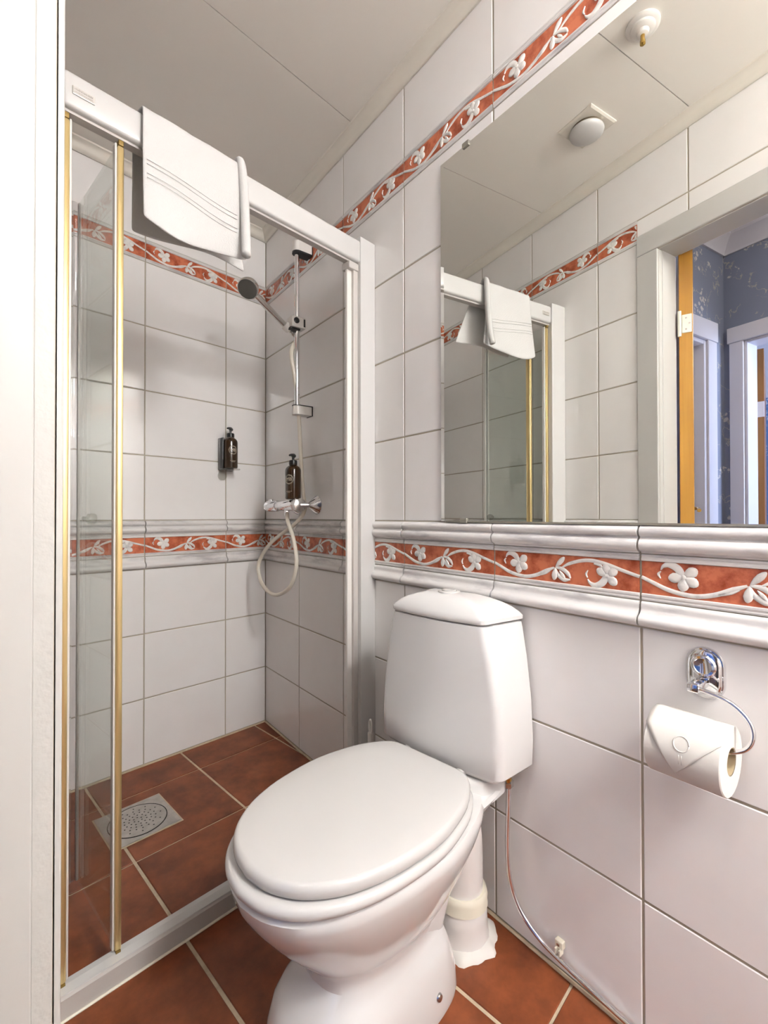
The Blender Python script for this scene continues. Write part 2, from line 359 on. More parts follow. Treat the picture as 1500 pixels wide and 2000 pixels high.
def build_wall(name, F, s0, s1, cols, slab, holes=()):
    """cols: list of (start, end, origin) - origin is where the printed pattern of that tile starts"""
    wall = struct(obj(name, slab, 'grout', frame=F))
    rows = [(.004, ZL2), (ZL2, ZL1), (ZL1, ZD), (ZT[0], ZT[1]), (ZT[1], ZT[2]), (ZT[2], ZT[3]), (ZT[3], ZB0), (ZB1, 2.262)]
    g = GAP/2
    def blocked(a, b, z0, z1):
        for ha, hb, hz0, hz1 in holes:
            if a >= ha-1e-4 and b <= hb+1e-4 and z0 >= hz0-1e-4 and z1 <= hz1+1e-4: return True
        return False
    def pieces(a, b, z0, z1):
        """cut a tile around the holes (holes reach to the floor)"""
        out = [(a, b, z0, z1)]
        for ha, hb, hz0, hz1 in holes:
            nxt = []
            for a_, b_, c, d in out:
                if b_ <= ha or a_ >= hb or c >= hz1 or d <= hz0: nxt.append((a_, b_, c, d)); continue
                if a_ < ha-.004: nxt.append((a_, ha, c, d))
                if b_ > hb+.004: nxt.append((hb, b_, c, d))
                if d > hz1+.004: nxt.append((max(a_, ha), min(b_, hb), hz1, d))
            out = nxt
        return out
    for a, b, org in cols:
        for z0, z1 in rows:
            for a_, b_, c, d in pieces(a+g, b-g, z0+g, z1-g):
                if b_-a_ < .008 or d-c < .008: continue
                o = mobj('tile', tile_mesh(b_-a_, d-c), wall); o.location = (0, (a_+b_)/2, (c+d)/2)
        for zb, nm in ((ZB0, 'border'), (.8065, 'border'), (ZT0-.0525-.001, 'upper'), (ZD+.001, 'lower')):
            h = BH if nm == 'border' else (.0525 if nm == 'upper' else .0465)
            for a_, b_, c, d in pieces(a+g, b-g, zb, zb+h):
                if b_-a_ < .008: continue
                if abs((d-c)-h) > 1e-4:
                    if nm == 'border' and d-c > .01: o = mobj('tile', tile_mesh(b_-a_, d-c-.003), wall); o.location = (0, (a_+b_)/2, (c+d)/2)
                    continue
                u0, u1 = a_-org-g, b_-org-g
                if nm == 'border':
                    m1, m2, m3 = border_meshes(max(0, u0), min(TW-GAP, u1))
                    o = mobj('border_tile', m1, wall); o.location = (0, org+g, zb)
                    mobj('orange_field', m2, o); mobj('vine_relief', m3, o)
                else:
                    k = (nm, round(u0, 3), round(u1, 3))
                    if k not in rcache: rcache[k] = profile_mesh('dado_tile', RAIL_T if nm == 'upper' else RAIL_B, u0, u1, 'marble')
                    o = mobj('dado_tile', rcache[k], wall); o.location = (0, org+g, zb)
    return wall
G0 = -.0016
RL = 3.35
build_wall('wall_right', FR, 0, RL, [(k*TW, (k+1)*TW, k*TW) for k in range(10)], box(-.12, G0, -.12, RL+.05, -.05, ZC+.05))
c0 = .1991
bcols = [(-c0, 0, -c0)]+[(-c0-TW*(k+1), -c0-TW*k, -c0-TW*(k+1)) for k in range(2)]+[(LX, -c0-2*TW, -c0-3*TW)]
build_wall('wall_back', FB, LX, 0, bcols, box(-.12, G0, LX-.12, 0, -.05, ZC+.05))
DY0, DY1, DZ = -1.24, -2.04, 1.90      # door opening in the left wall
bm = box(-.10, G0, DY0, .0, -.05, ZC+.05); bx(bm, -.10, G0, DY1, DY0, DZ, ZC+.05); bx(bm, -.10, G0, ENDY-.1, DY1, -.05, ZC+.05)
build_wall('wall_left', FL, ENDY, 0, [(-TW*(k+1), -TW*k, -TW*(k+1)) for k in range(10)], bm, holes=[(DY1-.078, DY0+.075, -1, DZ+.075)])
wn = struct(obj('wall_near', box(LX-.1, .2, ENDY-.12, ENDY, -.05, ZC+.05), 'tile'))

# ceiling: panels with dark joints and an edge trim
ceil = struct(obj('ceiling', box(LX-.1, .1, ENDY-.1, .1, ZC+.012, ZC+.05), 'dark'))
ys = [0, -.7575, -1.362, -1.9665, -2.571, ENDY]
for a, b in zip(ys, ys[1:]):
    p = [(LX, b+.0012), (wall_x(b+.0012)+.01, b+.0012), (wall_x(a-.0012)+.01, a-.0012), (LX, a-.0012)]
    obj('ceiling_panel', prism(bmesh.new(), p, ZC, ZC+.014), 'ceil', ceil)
TP = [(-.002, 2.252), (.006, 2.250), (.012, 2.253), (.018, 2.262), (.020, 2.272), (.026, 2.282), (.034, 2.285), (.036, ZC+.002), (-.002, ZC+.002)]
for i, (F, a, b) in enumerate(((FR, 0.0, RL-.02), (FB, LX, .0), (FL, ENDY, 0))):
    struct(mobj('trim_%d' % (i+1), profile_mesh('trim', TP, a, b, 'ctrim'), frame=F))

# ------------------------------------------------------------------ door frame in the left wall (local: x out of wall, y along)
def lw(n, name, y0, y1, z0, z1, x0, x1, m='paint', bev=.003):
    return struct(obj(name, box(x0, x1, y0, y1, z0, z1, bev=bev), m))
tn = 4
fr = struct(bpy.data.objects.new('trim_4', None)); C.objects.link(fr); fr.location = (LX, DY0, 0)
def fpart(name, x0, x1, y0, y1, z0, z1, m='paint', bev=.003):
    o = obj(name, box(x0, x1, y0, y1, z0, z1, bev=bev), m, fr); o.matrix_parent_inverse = Matrix.Translation((-LX, -DY0, 0)); return o
XF = -1.0468
for y0, y1 in ((DY0, DY0+.075), (DY1-.075, DY1)): fpart('casing', LX-.006, XF, y0, y1, 0, DZ)
fpart('casing', LX-.006, XF, DY1-.075, DY0+.075, DZ+.0008, DZ+.075)
for sg, y in ((1, DY0), (-1, DY1)):
    a, b = sorted((y+sg*.02, y-sg*.0005)); fpart('filler_strip', -1.0764, LX-.0035, a, b, 0, DZ, 'paint2', .001)
    a, b = sorted((y+sg*.02, y-sg*.0030)); fpart('jamb', -1.158, -1.0764, a, b, 0, DZ, 'paint', .002)
fpart('head_jamb', -1.158, LX-.004, DY1, DY0, DZ-.003, DZ+.03, 'paint', .002)
for y0, y1 in ((DY0, DY0+.075), (DY1-.075, DY1)): fpart('casing', -1.168, -1.1525, y0, y1, -.1, DZ, 'hallw')
fpart('casing', -1.168, -1.1525, DY1-.075, DY0+.075, DZ+.0008, DZ+.08, 'hallw')
fpart('threshold', -1.158, LX+.0, DY1, DY0, -.05, .008, 'wood', .004)

# ------------------------------------------------------------------ hall beyond the door
AY, BX_ = -.875, -2.34; HZ = 2.50; HE = -3.2
struct(obj('floor_hall', box(BX_-1.4, -1.153, HE, AY, -.16, -.1), 'hfloor'))
struct(obj('ceiling_hall', box(BX_-.1, -1.153, HE, AY+.1, HZ, HZ+.05), 'hceil'))
AO0, AO1, AOZ = -2.14, -1.36, 1.90
bm = box(AO0-2, AO0, AY, AY+.1, -.1, HZ) if False else box(BX_-.1, AO0, AY, AY+.1, -.1, HZ)
bx(bm, AO0, AO1, AY, AY+.1, AOZ, HZ); bx(bm, AO1, -1.153, AY, AY+.1, -.1, HZ)
struct(obj('wall_hall_side', bm, 'paper_blue'))
BO0, BO1, BOZ = -.972, -1.76, 1.905
bm = box(BX_-.1, BX_, BO0, AY, -.1, HZ); bx(bm, BX_-.1, BX_, BO1, BO0, BOZ, HZ); bx(bm, BX_-.1, BX_, HE, BO1, -.1, HZ)
struct(obj('wall_hall_far', bm, 'paper_blue'))
struct(obj('wall_hall_end', box(BX_-.1, -1.1, HE-.1, HE, -.1, HZ), 'paper_blue'))
struct(obj('wall_hall_bath', box(-1.1545, -1.1525, DY0+.07, AY, -.1, HZ), 'paper_blue'))
bm = box(-1.1545, -1.1525, HE, DY1-.07, -.1, HZ); bx(bm, -1.1545, -1.1525, DY1-.07, DY0+.07, DZ+.07, HZ)
struct(obj('wall_hall_bath', bm, 'paper_blue'))
CP = [(0, 2.405), (.010, 2.405), (.012, 2.42), (.030, 2.45), (.052, 2.475), (.066, 2.482), (.068, HZ), (0, HZ)]
FHA = Matrix.Translation((0, AY, 0)) @ Matrix.Rotation(-math.pi/2, 4, 'Z'); FHB = Matrix.Translation((BX_, 0, 0))
struct(mobj('trim_5', profile_mesh('crown', CP, BX_, -1.155, 'hallw'), frame=FHA)); struct(mobj('trim_6', profile_mesh('crown', CP, HE, AY, 'hallw'), frame=FHB))
# casing of the side door and its white door leaf
fa = struct(bpy.data.objects.new('door_1', None)); C.objects.link(fa); fa.location = (AO0, AY, -.1)
def cp(par, name, *a, m='hallw', bev=.003):
    o = obj(name, box(*a, bev=bev), m, par); o.matrix_parent_inverse = par.matrix_basis.inverted(); return o
cp(fa, 'casing', AO0-.09, AO0, AY-.016, AY+.001, -.1, AOZ); cp(fa, 'casing', AO1, AO1+.09, AY-.016, AY+.001, -.1, AOZ)
cp(fa, 'casing_head', AO0-.095, AO1+.095, AY-.02, AY+.001, AOZ+.0005, AOZ+.105)
cp(fa, 'jamb', AO0, AO0+.022, AY-.004, AY+.1, -.1, AOZ); cp(fa, 'jamb', AO1-.022, AO1, AY-.004, AY+.1, -.1, AOZ); cp(fa, 'jamb', AO0+.022, AO1-.022, AY-.004, AY+.1, AOZ-.022, AOZ)
cp(fa, 'door_leaf', AO0+.024, AO1-.024, AY+.05, AY+.09, -.09, AOZ-.024)
# casing of the room door
fb = struct(bpy.data.objects.new('door_2', None)); C.objects.link(fb); fb.location = (BX_, BO0, -.1)
cp(fb, 'casing', BX_-.001, BX_+.016, BO0, BO0+.066, -.1, BOZ); cp(fb, 'casing', BX_-.001, BX_+.016, BO1-.066, BO1, -.1, BOZ)
cp(fb, 'casing_head', BX_-.001, BX_+.02, BO1-.075, BO0+.075, BOZ+.0005, BOZ+.085)
cp(fb, 'jamb', BX_-.11, BX_+.004, BO0-.015, BO0, -.1, BOZ); cp(fb, 'jamb', BX_-.11, BX_+.004, BO1, BO1+.015, -.1, BOZ); cp(fb, 'jamb', BX_-.11, BX_+.004, BO1+.015, BO0-.015, BOZ-.015, BOZ)
# room beyond
struct(obj('wall_room_far', box(-3.75, -3.7, -3.2, .6, -.1, 1.86), 'paper_sky'))
struct(obj('wall_room_upper', box(-3.75, -3.7, -3.2, .6, 1.861, 2.6), 'hallw'))
struct(obj('wall_room_side', box(-3.75, BX_-.1, .55, .6, -.1, 2.6), 'paper_sky'))
struct(obj('ceiling_room', box(-3.75, BX_-.1, HE, .6, 2.55, 2.6), 'hallw'))
struct(obj('wall_room_end', box(-3.75, BX_-.1, HE-.1, HE, -.1, 2.6), 'paper_sky'))
wr = struct(obj('window_1', box(-3.45, -2.65, HE+.002, HE+.03, .75, 2.05, bev=.004), 'hallw'))
obj('window_pane', box(-3.39, -3.07, HE+.028, HE+.034, .81, 1.99), 'sky', wr); obj('window_pane', box(-3.03, -2.71, HE+.028, HE+.034, .81, 1.99), 'sky', wr)

# ------------------------------------------------------------------ shower enclosure
enc = thing('shower_enclosure', 'white framed shower enclosure with gold edged folding glass door', 'shower', (-.55, -.83, 0))
def ep(name, bm, m, smooth=False, par=None):
    o = obj(name, bm, m, par or enc, smooth)
    o.matrix_parent_inverse = Matrix.Translation((.55, .83, 0)) if par is None else Matrix(); return o
RY0, RY1 = -.848, -.806
ep('top_rail', box(LX+.080, -.178, RY0, RY1, 1.762, 1.832, bev=.008, seg=3), 'pvc', True)
ep('rail_channel', box(LX+.080, -.178, RY0+.012, RY1-.010, 1.7565, 1.7625), 'alu')
xr = wall_x(-.835)
pp = [(-.187, -.851), (wall_x(-.851)-.001, -.851), (wall_x(-.800)-.001, -.800), (-.187, -.800)]
ep('post', prism(bmesh.new(), pp, .0, 1.846, bev=.003), 'pvc')
ep('post', box(LX+.001, LX+.081, -.851, -.800, 0, 1.846, bev=.003), 'pvc')
bm = rings(bmesh.new(), [[Vector((x, y, z)) for y, z in ((-.852, 0), (-.852, .040), (-.849, .045), (-.832, .049), (-.820, .049), (-.818, .046), (-.818, 0))] for x in (LX+.081, -.187)])
ep('sill', bm, 'alu')
ep('sill_cap', rings(bmesh.new(), [[Vector((x, y, z)) for y, z in ((-.8495, .0452), (-.849, .0475), (-.832, .0515), (-.819, .0515), (-.8175, .0485), (-.819, .0480), (-.832, .0485))] for x in (LX+.081, -.187)]), 'pvc')
ep('silicone_bead', tube(bmesh.new(), [(LX+.004, -.8535, .001), (-.13, -.8535, .001)], .0035, 6), 'cream')
ep('strike_profile', box(-.205, -.1865, -.838, -.812, .05, 1.757, bev=.002), 'alu')
ep('seal', box(-.223, -.205, -.828, -.820, .052, 1.735), 'cap')
ep('guide_block', box(-.226, -.1865, -.842, -.806, 1.735, 1.758, bev=.003), 'alu')
GL, G2, FO = Vector((-.9630, -.822, 0)), Vector((-.8655, -.822, 0)), Vector((-.885, -.548, 0))
def post_(p, name, m, hx, hy, z0, z1, bev=.002, par=None):
    return ep(name, box(p.x-hx, p.x+hx, p.y-hy, p.y+hy, z0, z1, bev=bev), m, True, par)
ZP0, ZP1 = .055, 1.752
post_(GL, 'gold_profile', 'gold', .0062, .011, ZP0, ZP1-.006, .003); post_(GL+Vector((.0085, .002, 0)), 'door_seal', 'cap', .0022, .008, ZP0, ZP1)
post_(G2, 'gold_profile', 'gold', .0062, .011, ZP0, ZP1-.006, .003); post_(G2+Vector((-.0082, .002, 0)), 'door_seal', 'cap', .0022, .008, ZP0, ZP1)
for g_ in (GL, G2): post_(g_+Vector((0, -.004, 0)), 'roller_cap', 'golddk', .0048, .0085, ZP1-.006, 1.7575, .001); post_(g_+Vector((0, -.004, 0)), 'roller_cap', 'golddk', .0048, .0085, .050, ZP0, .001)
def panel(a, b, name):
    d = (b-a).normalized(); n = Vector((-d.y, d.x, 0)); p = [a+n*.0025, b+n*.0025, b-n*.0025, a-n*.0025]
    return ep(name, prism(bmesh.new(), [(q.x, q.y) for q in p], ZP0+.004, ZP1-.004), 'glass')
panel(GL+Vector((.006, .012, 0)), FO+Vector((-.0085, -.006, 0)), 'door_glass')
panel(G2+Vector((-.004, .012, 0)), FO+Vector((.0085, -.006, 0)), 'door_glass')
for dx in (-.0085, .0085): post_(FO+Vector((dx, .0, 0)), 'fold_seal', 'cap', .0028, .006, ZP0, ZP1, .001)
post_(FO+Vector((0, .002, 0)), 'fold_hinge', 'seal', .0052, .004, ZP0, ZP1, .001)
kb = (FO+Vector((.004, -.05, .955)))
bm = lathe(bmesh.new(), [(.006, .002), (.006, .010), (.013, .013), (.014, .026), (.011, .031)], 14, along(kb, (1, 0, 0)))
ep('door_knob', bm, 'knob', True)
# badge on the rail
bd = ep('badge', box(-.957, -.918, -.8505, -.8475, 1.788, 1.804, bev=.0012), 'badge')
obj('badge_panel', box(-.9550, -.9205, -.8512, -.8503, 1.7895, 1.8020), 'alu', bd)
bm = bmesh.new(); x = -.9535                      # worn, unreadable print: uneven strokes in two rows
while x < -.9225:
    w_ = random.uniform(.0007, .0018); h_ = random.uniform(.0022, .0042); bx(bm, x, x+w_, -.8515, -.8511, 1.7965, 1.7965+h_)
    bx(bm, x, x+w_*.9, -.8515, -.8511, 1.7918, 1.7918+h_*.55); x += w_+random.uniform(.0006, .0012)
obj('badge_print', bm, 'badgetx', bd)

# ------------------------------------------------------------------ towel over the rail
def towel():
    tw = thing('towel', 'white cotton hand towel folded over the white shower rail', 'towel', (-.72, -.83, 1.835))
    X0, X1 = -.832, -.603
    def sheet(lo, bm, flip=0):
        nu, nv = 26, 40; rows_ = []
        for j in range(nv+1):
            row = []
            for i in range(nu+1):
                u = i/nu; x = X0+(X1-X0)*u
                Lf = .246+.030*math.sin(u*math.pi*.9+.2)-.020*u + .010*math.sin(u*7)         # front hang
                Lb = .225
                tot = Lf+.052+Lb; d = j/nv*tot
                if d < Lf:                      # front, rising
                    q = (Lf-d); k = q/Lf
                    y = RY0-.006-lo - .020*k*k*math.sin(u*5.2+.6) - .012*k; z = 1.838+lo-q
                    xx = x + .010*k*(u-.5) + (.012*k*k if u > .9 else 0)
                elif d < Lf+.052:
                    t = (d-Lf)/.052; y = RY0-.006-lo+(RY1-RY0+.012+2*lo)*t; z = 1.838+lo+.004*math.sin(t*math.pi); xx = x
                else:
                    q = d-Lf-.052; k = q/Lb
                    y = RY1+.006+lo+.030*k+.014*k*math.sin(u*6+1); z = 1.838+lo-q*(.98-.05*u); xx = x+.055*k*u+.012*k
                row.append(bm.verts.new((xx+.72, y+.83, z-1.835)))
            rows_.append(row)
        for j in range(nv):
            for i in range(nu): bm.faces.new((rows_[j][i], rows_[j][i+1], rows_[j+1][i+1], rows_[j+1][i]))
    bm = bmesh.new(); sheet(.0015, bm)
    o = obj('towel_cloth', bm, 'towel', tw, 'all'); md = o.modifiers.new('t', 'SOLIDIFY'); md.thickness = .0055; md.offset = 1
    sb = o.modifiers.new('s', 'SUBSURF'); sb.levels = 1; sb.render_levels = 1
    # rolled fold along the right side, front
    P = [(-.6065, RY0+.012, 1.849), (-.6045, RY0-.010, 1.846), (-.6015, RY0-.0185, 1.80), (-.600, RY0-.025, 1.72), (-.602, RY0-.034, 1.64), (-.606, RY0-.042, 1.596)]
    P = crom([(a+.72, b+.83, c-1.835) for a, b, c in P], 5)
    o2 = obj('towel_fold', tube(bmesh.new(), P, [.0065+.0045*min(1, i/8) for i in range(len(P))], 10), 'towel', tw, 'all')
    # woven stripes near the hem
    for k, zz in enumerate((.118, .128, .150, .160)):
        pts = []
        for i in range(15):
            u = .03+.90*i/14; k_ = zz/.235
            pts.append((X0+(X1-X0)*u+.010*k_*(u-.5)+.72, RY0-.0137-.020*k_*k_*math.sin(u*5.2+.6)-.012*k_+.83, 1.838-zz-1.835-.02*u))
        obj('woven_stripe', tube(bmesh.new(), pts, .0007, 5), 'towel', tw, 'all')
    return tw
towel()

# ------------------------------------------------------------------ mirror
MS0, MS1, MZ0, MZ1 = 1.165, 1.90, .9472, 1.916
mi = thing('mirror', 'large rectangular wall mirror above the flowered tile band', 'mirror', frame=FR @ Matrix.Translation((0, (MS0+MS1)/2, MZ0)))
def mp(name, bm, m, smooth=False):
    o = obj(name, bm, m, mi, smooth); o.matrix_parent_inverse = Matrix.Translation((0, -(MS0+MS1)/2, -MZ0)); return o
NB = .0055
mp('backing', box(.0002, .0045, MS0, MS1, MZ0, MZ1), 'medge')
bm = bmesh.new(); BV = .0125
o4 = [(MS0, MZ0), (MS1, MZ0), (MS1, MZ1), (MS0, MZ1)]; i4 = [(MS0+BV, MZ0+.0006), (MS1-.001, MZ0+.0006), (MS1-.001, MZ1-.0006), (MS0+BV, MZ1-.0006)]
rings(bm, [[Vector((.0046, s, z)) for s, z in o4], [Vector((.0052, s, z)) for s, z in o4], [Vector((.0060, s, z)) for s, z in i4]], True, True)
mp('mirror_glass', bm, 'mirror')
for s, z in ((1.258, MZ1-.001), (1.248, MZ0+.002)): mp('mirror_clip', box(.001, .0105, s-.011, s+.011, z-.007, z+.006, bev=.002), 'medge')
mp('bottom_strip', box(.0002, .0075, MS0+.02, MS1, MZ0-.0035, MZ0+.0008), 'medge')

# ------------------------------------------------------------------ toilet (faces -x)
TY = -1.252
OUT_A = [(0, 0), (0, .30), (.004, .50), (.025, .635), (.085, .765), (.2, .905), (.4, 1), (.61, .955), (.76, .845), (.86, .70), (.935, .51), (.984, .26), (1, 0)]
OUT_B = [(0, 0), (0, .40), (.010, .66), (.04, .82), (.10, .93), (.22, .99), (.4, 1), (.61, 1), (.76, .975), (.86, .90), (.935, .74), (.984, .42), (1, 0)]
def outline(xb, xf, hw, z, mixb=0., n=3, sc=1.):
    c = [((a[0]*(1-mixb)+b[0]*mixb), (a[1]*(1-mixb)+b[1]*mixb)) for a, b in zip(OUT_A, OUT_B)]
    h = crom([(u, w_, 0) for u, w_ in c], n); h = [(max(0, min(1, p.x)), max(0, p.y)) for p in h]
    full = [(u, w_) for u, w_ in h] + [(u, -w_) for u, w_ in reversed(h[1:-1])]
    xm = (xb+xf)/2
    return [Vector((xm+((xb+(xf-xb)*u)-xm)*sc, TY+w_*hw*sc, z)) for u, w_ in full]
toi = thing('toilet', 'white porcelain toilet with closed lid and domed cistern', 'toilet', (-.5, TY, 0))
def tp(name, bm, m, smooth=True, par=None):
    o = obj(name, bm, m, par or toi, smooth)
    if par is None: o.matrix_parent_inverse = Matrix.Translation((.5, -TY, 0))
    return o
bm = bmesh.new()
LV = [(0, -.375, -.745, .117, 1), (.012, -.372, -.748, .118, 1), (.05, -.375, -.742, .115, 1), (.085, -.385, -.730, .111, 1), (.108, -.392, -.714, .104, .95), (.130, -.398, -.694, .094, .8), (.150, -.398, -.680, .089, .6),
      (.172, -.39, -.684, .095, .25), (.198, -.37, -.705, .113, .15), (.235, -.35, -.738, .134, .1), (.275, -.33, -.772, .153, 0), (.315, -.31, -.800, .168, 0), (.345, -.30, -.816, .177, 0), (.362, -.30, -.820, .179, 0), (.371, -.305, -.815, .175, 0), (.373, -.32, -.80, .16, 0)]
rings(bm, [outline(b, f, h, z, mx) for z, b, f, h, mx in LV])
rings(bm, [outline(b, f, h, z, 1) for z, b, f, h in ((.235, -.34, -.52, .062), (.275, -.300, -.54, .090), (.315, -.262, -.56, .116), (.345, -.238, -.58, .134), (.360, -.228, -.58, .142), (.369, -.232, -.57, .138))])
rings(bm, [outline(b, f, h, z, 1) for z, b, f, h in ((.350, -.228, -.352, .136), (.385, -.225, -.350, .134), (.393, -.227, -.347, .131), (.3965, -.231, -.342, .125))])
rings(bm, [outline(b, f, h, z, 1) for z, b, f, h in ((.03, -.395, -.53, .085), (.07, -.400, -.53, .085), (.10, -.402, -.52, .085), (.13, -.396, -.515, .086), (.18, -.372, -.50, .088), (.24, -.345, -.49, .093), (.30, -.315, -.48, .102), (.34, -.295, -.48, .108))])
body = tp('bowl', bm, 'porc')
for sg in (-1, 1):
    tp('fixing_screw', lathe(bmesh.new(), [(.0075, -.004), (.0075, .002), (.006, .0045), (.002, .006)], 14, along((-.470, TY+sg*.1145, .045), (0, sg, .1))), 'chrome2')
def slab(name, xb, xf, hw, z0, z1, m, dome=.003, r=.007):
    rs = [outline(xb, xf, hw, z0, 0, 4, .972), outline(xb, xf, hw, z0+r*.35, 0, 4, .992), outline(xb, xf, hw, z0+r, 0, 4, 1), outline(xb, xf, hw, z1-r, 0, 4, 1),
          outline(xb, xf, hw, z1-r*.45, 0, 4, .991), outline(xb, xf, hw, z1-r*.1, 0, 4, .975), outline(xb, xf, hw, z1, 0, 4, .955), outline(xb, xf, hw, z1+dome*.5, 0, 4, .75), outline(xb, xf, hw, z1+dome, 0, 4, .35)]
    return tp(name, rings(bmesh.new(), rs), m)
slab('seat', -.345, -.826, .180, .3745, .3945, 'seatp', 0, .008)
slab('seat_lid', -.352, -.812, .176, .3965, .4215, 'seatp', .004, .010)
for sg in (-1, 1): tp('seat_hinge', lathe(bmesh.new(), [(.009, 0), (.011, .004), (.011, .016), (.007, .020)], 14, Matrix.Translation((-.335, TY+sg*.075, .392))), 'seatp')
def cring(z, wb, wf, xb=-.212, xf=-.335, bow=.010, r=.022):
    """cistern plan: wider at the wall, rounded front corners, slightly bowed front"""
    out = []
    def corner(cx, cy, a0, a1, rr):
        for i in range(7):
            a = math.radians(a0+(a1-a0)*i/6); out.append((cx+rr*math.cos(a), cy+rr*math.sin(a)))
    corner(xb-.008, wb-.008, 0, 90, .008); corner(xf+r, wf-r, 90, 180, r)
    for i in range(1, 10):
        t = i/10; out.append((xf-bow*math.sin(math.pi*t)*.999, (wf-r)*(1-2*t)))
    corner(xf+r, -(wf-r), 180, 270, r); corner(xb-.008, -(wb-.008), 270, 360, .008)
    return [Vector((x, TY+y, z)) for x, y in out]
bm = rings(bmesh.new(), [cring(.398, .158, .146, -.218, -.318), cring(.402, .172, .160, -.214, -.328), cring(.414, .182, .171), cring(.47, .184, .173), cring(.56, .180, .166), cring(.65, .170, .152), cring(.712, .160, .138), cring(.724, .157, .134), cring(.7265, .150, .127, -.215, -.328)])
cis = tp('cistern', bm, 'porc')
def lidring(z, k):
    c = Vector((-.272, TY, z)); return [c+(p-Vector((-.272, TY, p.z)))*k+Vector((0, 0, 0)) for p in cring(z, .160, .137, -.211, -.337)]
bm = rings(bmesh.new(), [lidring(.7285, .975), lidring(.731, 1.0), lidring(.739, 1.003), lidring(.746, .955), lidring(.756, .86), lidring(.765, .73), lidring(.773, .56), lidring(.7785, .38), lidring(.781, .18)])
cl = tp('cistern_lid', bm, 'porc')
bt = tp('flush_button', lathe(bmesh.new(), [(.026, .776), (.026, .7815), (.024, .7830), (.019, .7832), (.0185, .7815), (.017, .7815), (.017, .7850), (.013, .7862)], 24, Matrix.Translation((-.275, TY, 0))), 'seatp')

wp = thing('waste_pipe', 'white plastic waste pipe with cream collar behind the toilet', 'pipe', (-.284, -1.292, 0))
def wpp(name, bm, m): o = obj(name, bm, m, wp, True); o.matrix_parent_inverse = Matrix.Translation((.284, 1.292, 0)); return o
wpp('pipe', tube(bmesh.new(), crom([(-.284, -1.292, .06), (-.284, -1.292, .20), (-.292, -1.288, .26), (-.33, -1.275, .30)], 5), .0475, 24), 'pipew')
wpp('collar', lathe(bmesh.new(), [(.049, .112), (.054, .113), (.057, .109), (.0585, .100), (.0575, .086), (.059, .080), (.055, .078)], 32, Matrix.Translation((-.284, -1.292, 0))), 'cream')
wpp('socket', lathe(bmesh.new(), [(.054, .082), (.0565, .078), (.0575, .05), (.060, .018), (.0625, .010)], 32, Matrix.Translation((-.284, -1.292, 0))), 'pipew')
rs = []
for r, z in ((.080, 0), (.077, .006), (.066, .012), (.058, .014)):
    rs.append([Vector((-.284+(r+(.0035*math.sin(7*a)+.003*math.sin(12*a+1))*(1 if r > .06 else 0))*math.cos(a), -1.292+(r+(.0035*math.sin(7*a)+.003*math.sin(12*a+1))*(1 if r > .06 else 0))*math.sin(a), z)) for a in [2*math.pi*i/48 for i in range(48)]])
for r_ in rs:
    for v in r_: v.x = min(v.x, wall_x(v.y)-.0012)
wpp('silicone_skirt', rings(bmesh.new(), rs), 'sil')

sp = thing('water_supply_pipe', 'thin chromed water pipe bending along the wall below the cistern', 'pipe', rw(1.40, .022, 0))
def spp(name, bm, m): o = obj(name, bm, m, sp, True); o.matrix_parent_inverse = Matrix.Translation(-rw(1.40, .022, 0)); return o
P = [rw(1.408, .040, .395), rw(1.404, .034, .35), rw(1.397, .026, .29), rw(1.393, .024, .22), rw(1.394, .022, .16), rw(1.402, .020, .118), rw(1.425, .018, .078), rw(1.465, .015, .050), rw(1.52, .013, .036), rw(1.60, .012, .026), rw(1.70, .012, .020), rw(1.95, .012, .018)]
spp('pipe', tube(bmesh.new(), crom(P, 6), .0052, 12), 'chrome')
spp('nut', lathe(bmesh.new(), [(.009, 0), (.0115, .003), (.0115, .016), (.009, .019)], 6, Matrix.Translation(rw(1.405, .036, .352))), 'chrome2')
spp('valve_stub', lathe(bmesh.new(), [(.0075, 0), (.0075, .035)], 14, Matrix.Translation(rw(1.407, .039, .366))), 'brass')
pc = thing('pipe_clip', 'small cream plastic pipe clip on the wall near the floor', 'clip', rw(1.512, 0, .06))
def pcp(name, bm, m): return obj(name, bm, m, pc, frame=Matrix.Translation(-rw(1.512, 0, .06)) @ FR)
pcp('clip_body', box(.0, .012, 1.503, 1.521, .056, .072, bev=.002), 'cream'); pcp('clip_jaw', box(.004, .018, 1.506, 1.510, .046, .058, bev=.001), 'cream')
pcp('clip_jaw', box(.004, .018, 1.515, 1.519, .046, .058, bev=.001), 'cream'); pcp('clip_screw', box(.011, .014, 1.509, 1.515, .062, .067), 'chrome2')

tb = thing('toilet_brush', 'cream toilet brush with looped handle standing in the corner by the shower post', 'brush', rw(.945, .082, 0))
def tbp(name, bm, m): return obj(name, bm, m, tb, True)
tbp('holder', lathe(bmesh.new(), [(.048, 0), (.050, .004), (.046, .09), (.043, .115), (.040, .115), (.038, .02)], 24), 'cap')
tbp('handle', tube(bmesh.new(), [(0, 0, .05), (0, 0, .20), (0, 0, .318)], [.0065, .0075, .0085], 12), 'cap')
P = [(.0065*math.cos(a)*1.0*NN.y*0+ES.x*.0068*math.cos(a), ES.y*.0068*math.cos(a), .336+.020*math.sin(a)) for a in [math.pi*(-.5)+2*math.pi*i/20 for i in range(21)]]
tbp('hanging_loop', tube(bmesh.new(), P, .0030, 8), 'cap')
tbp('bristles', lathe(bmesh.new(), [(.012, .025), (.033, .035), (.034, .085), (.014, .10)], 18), 'cap')

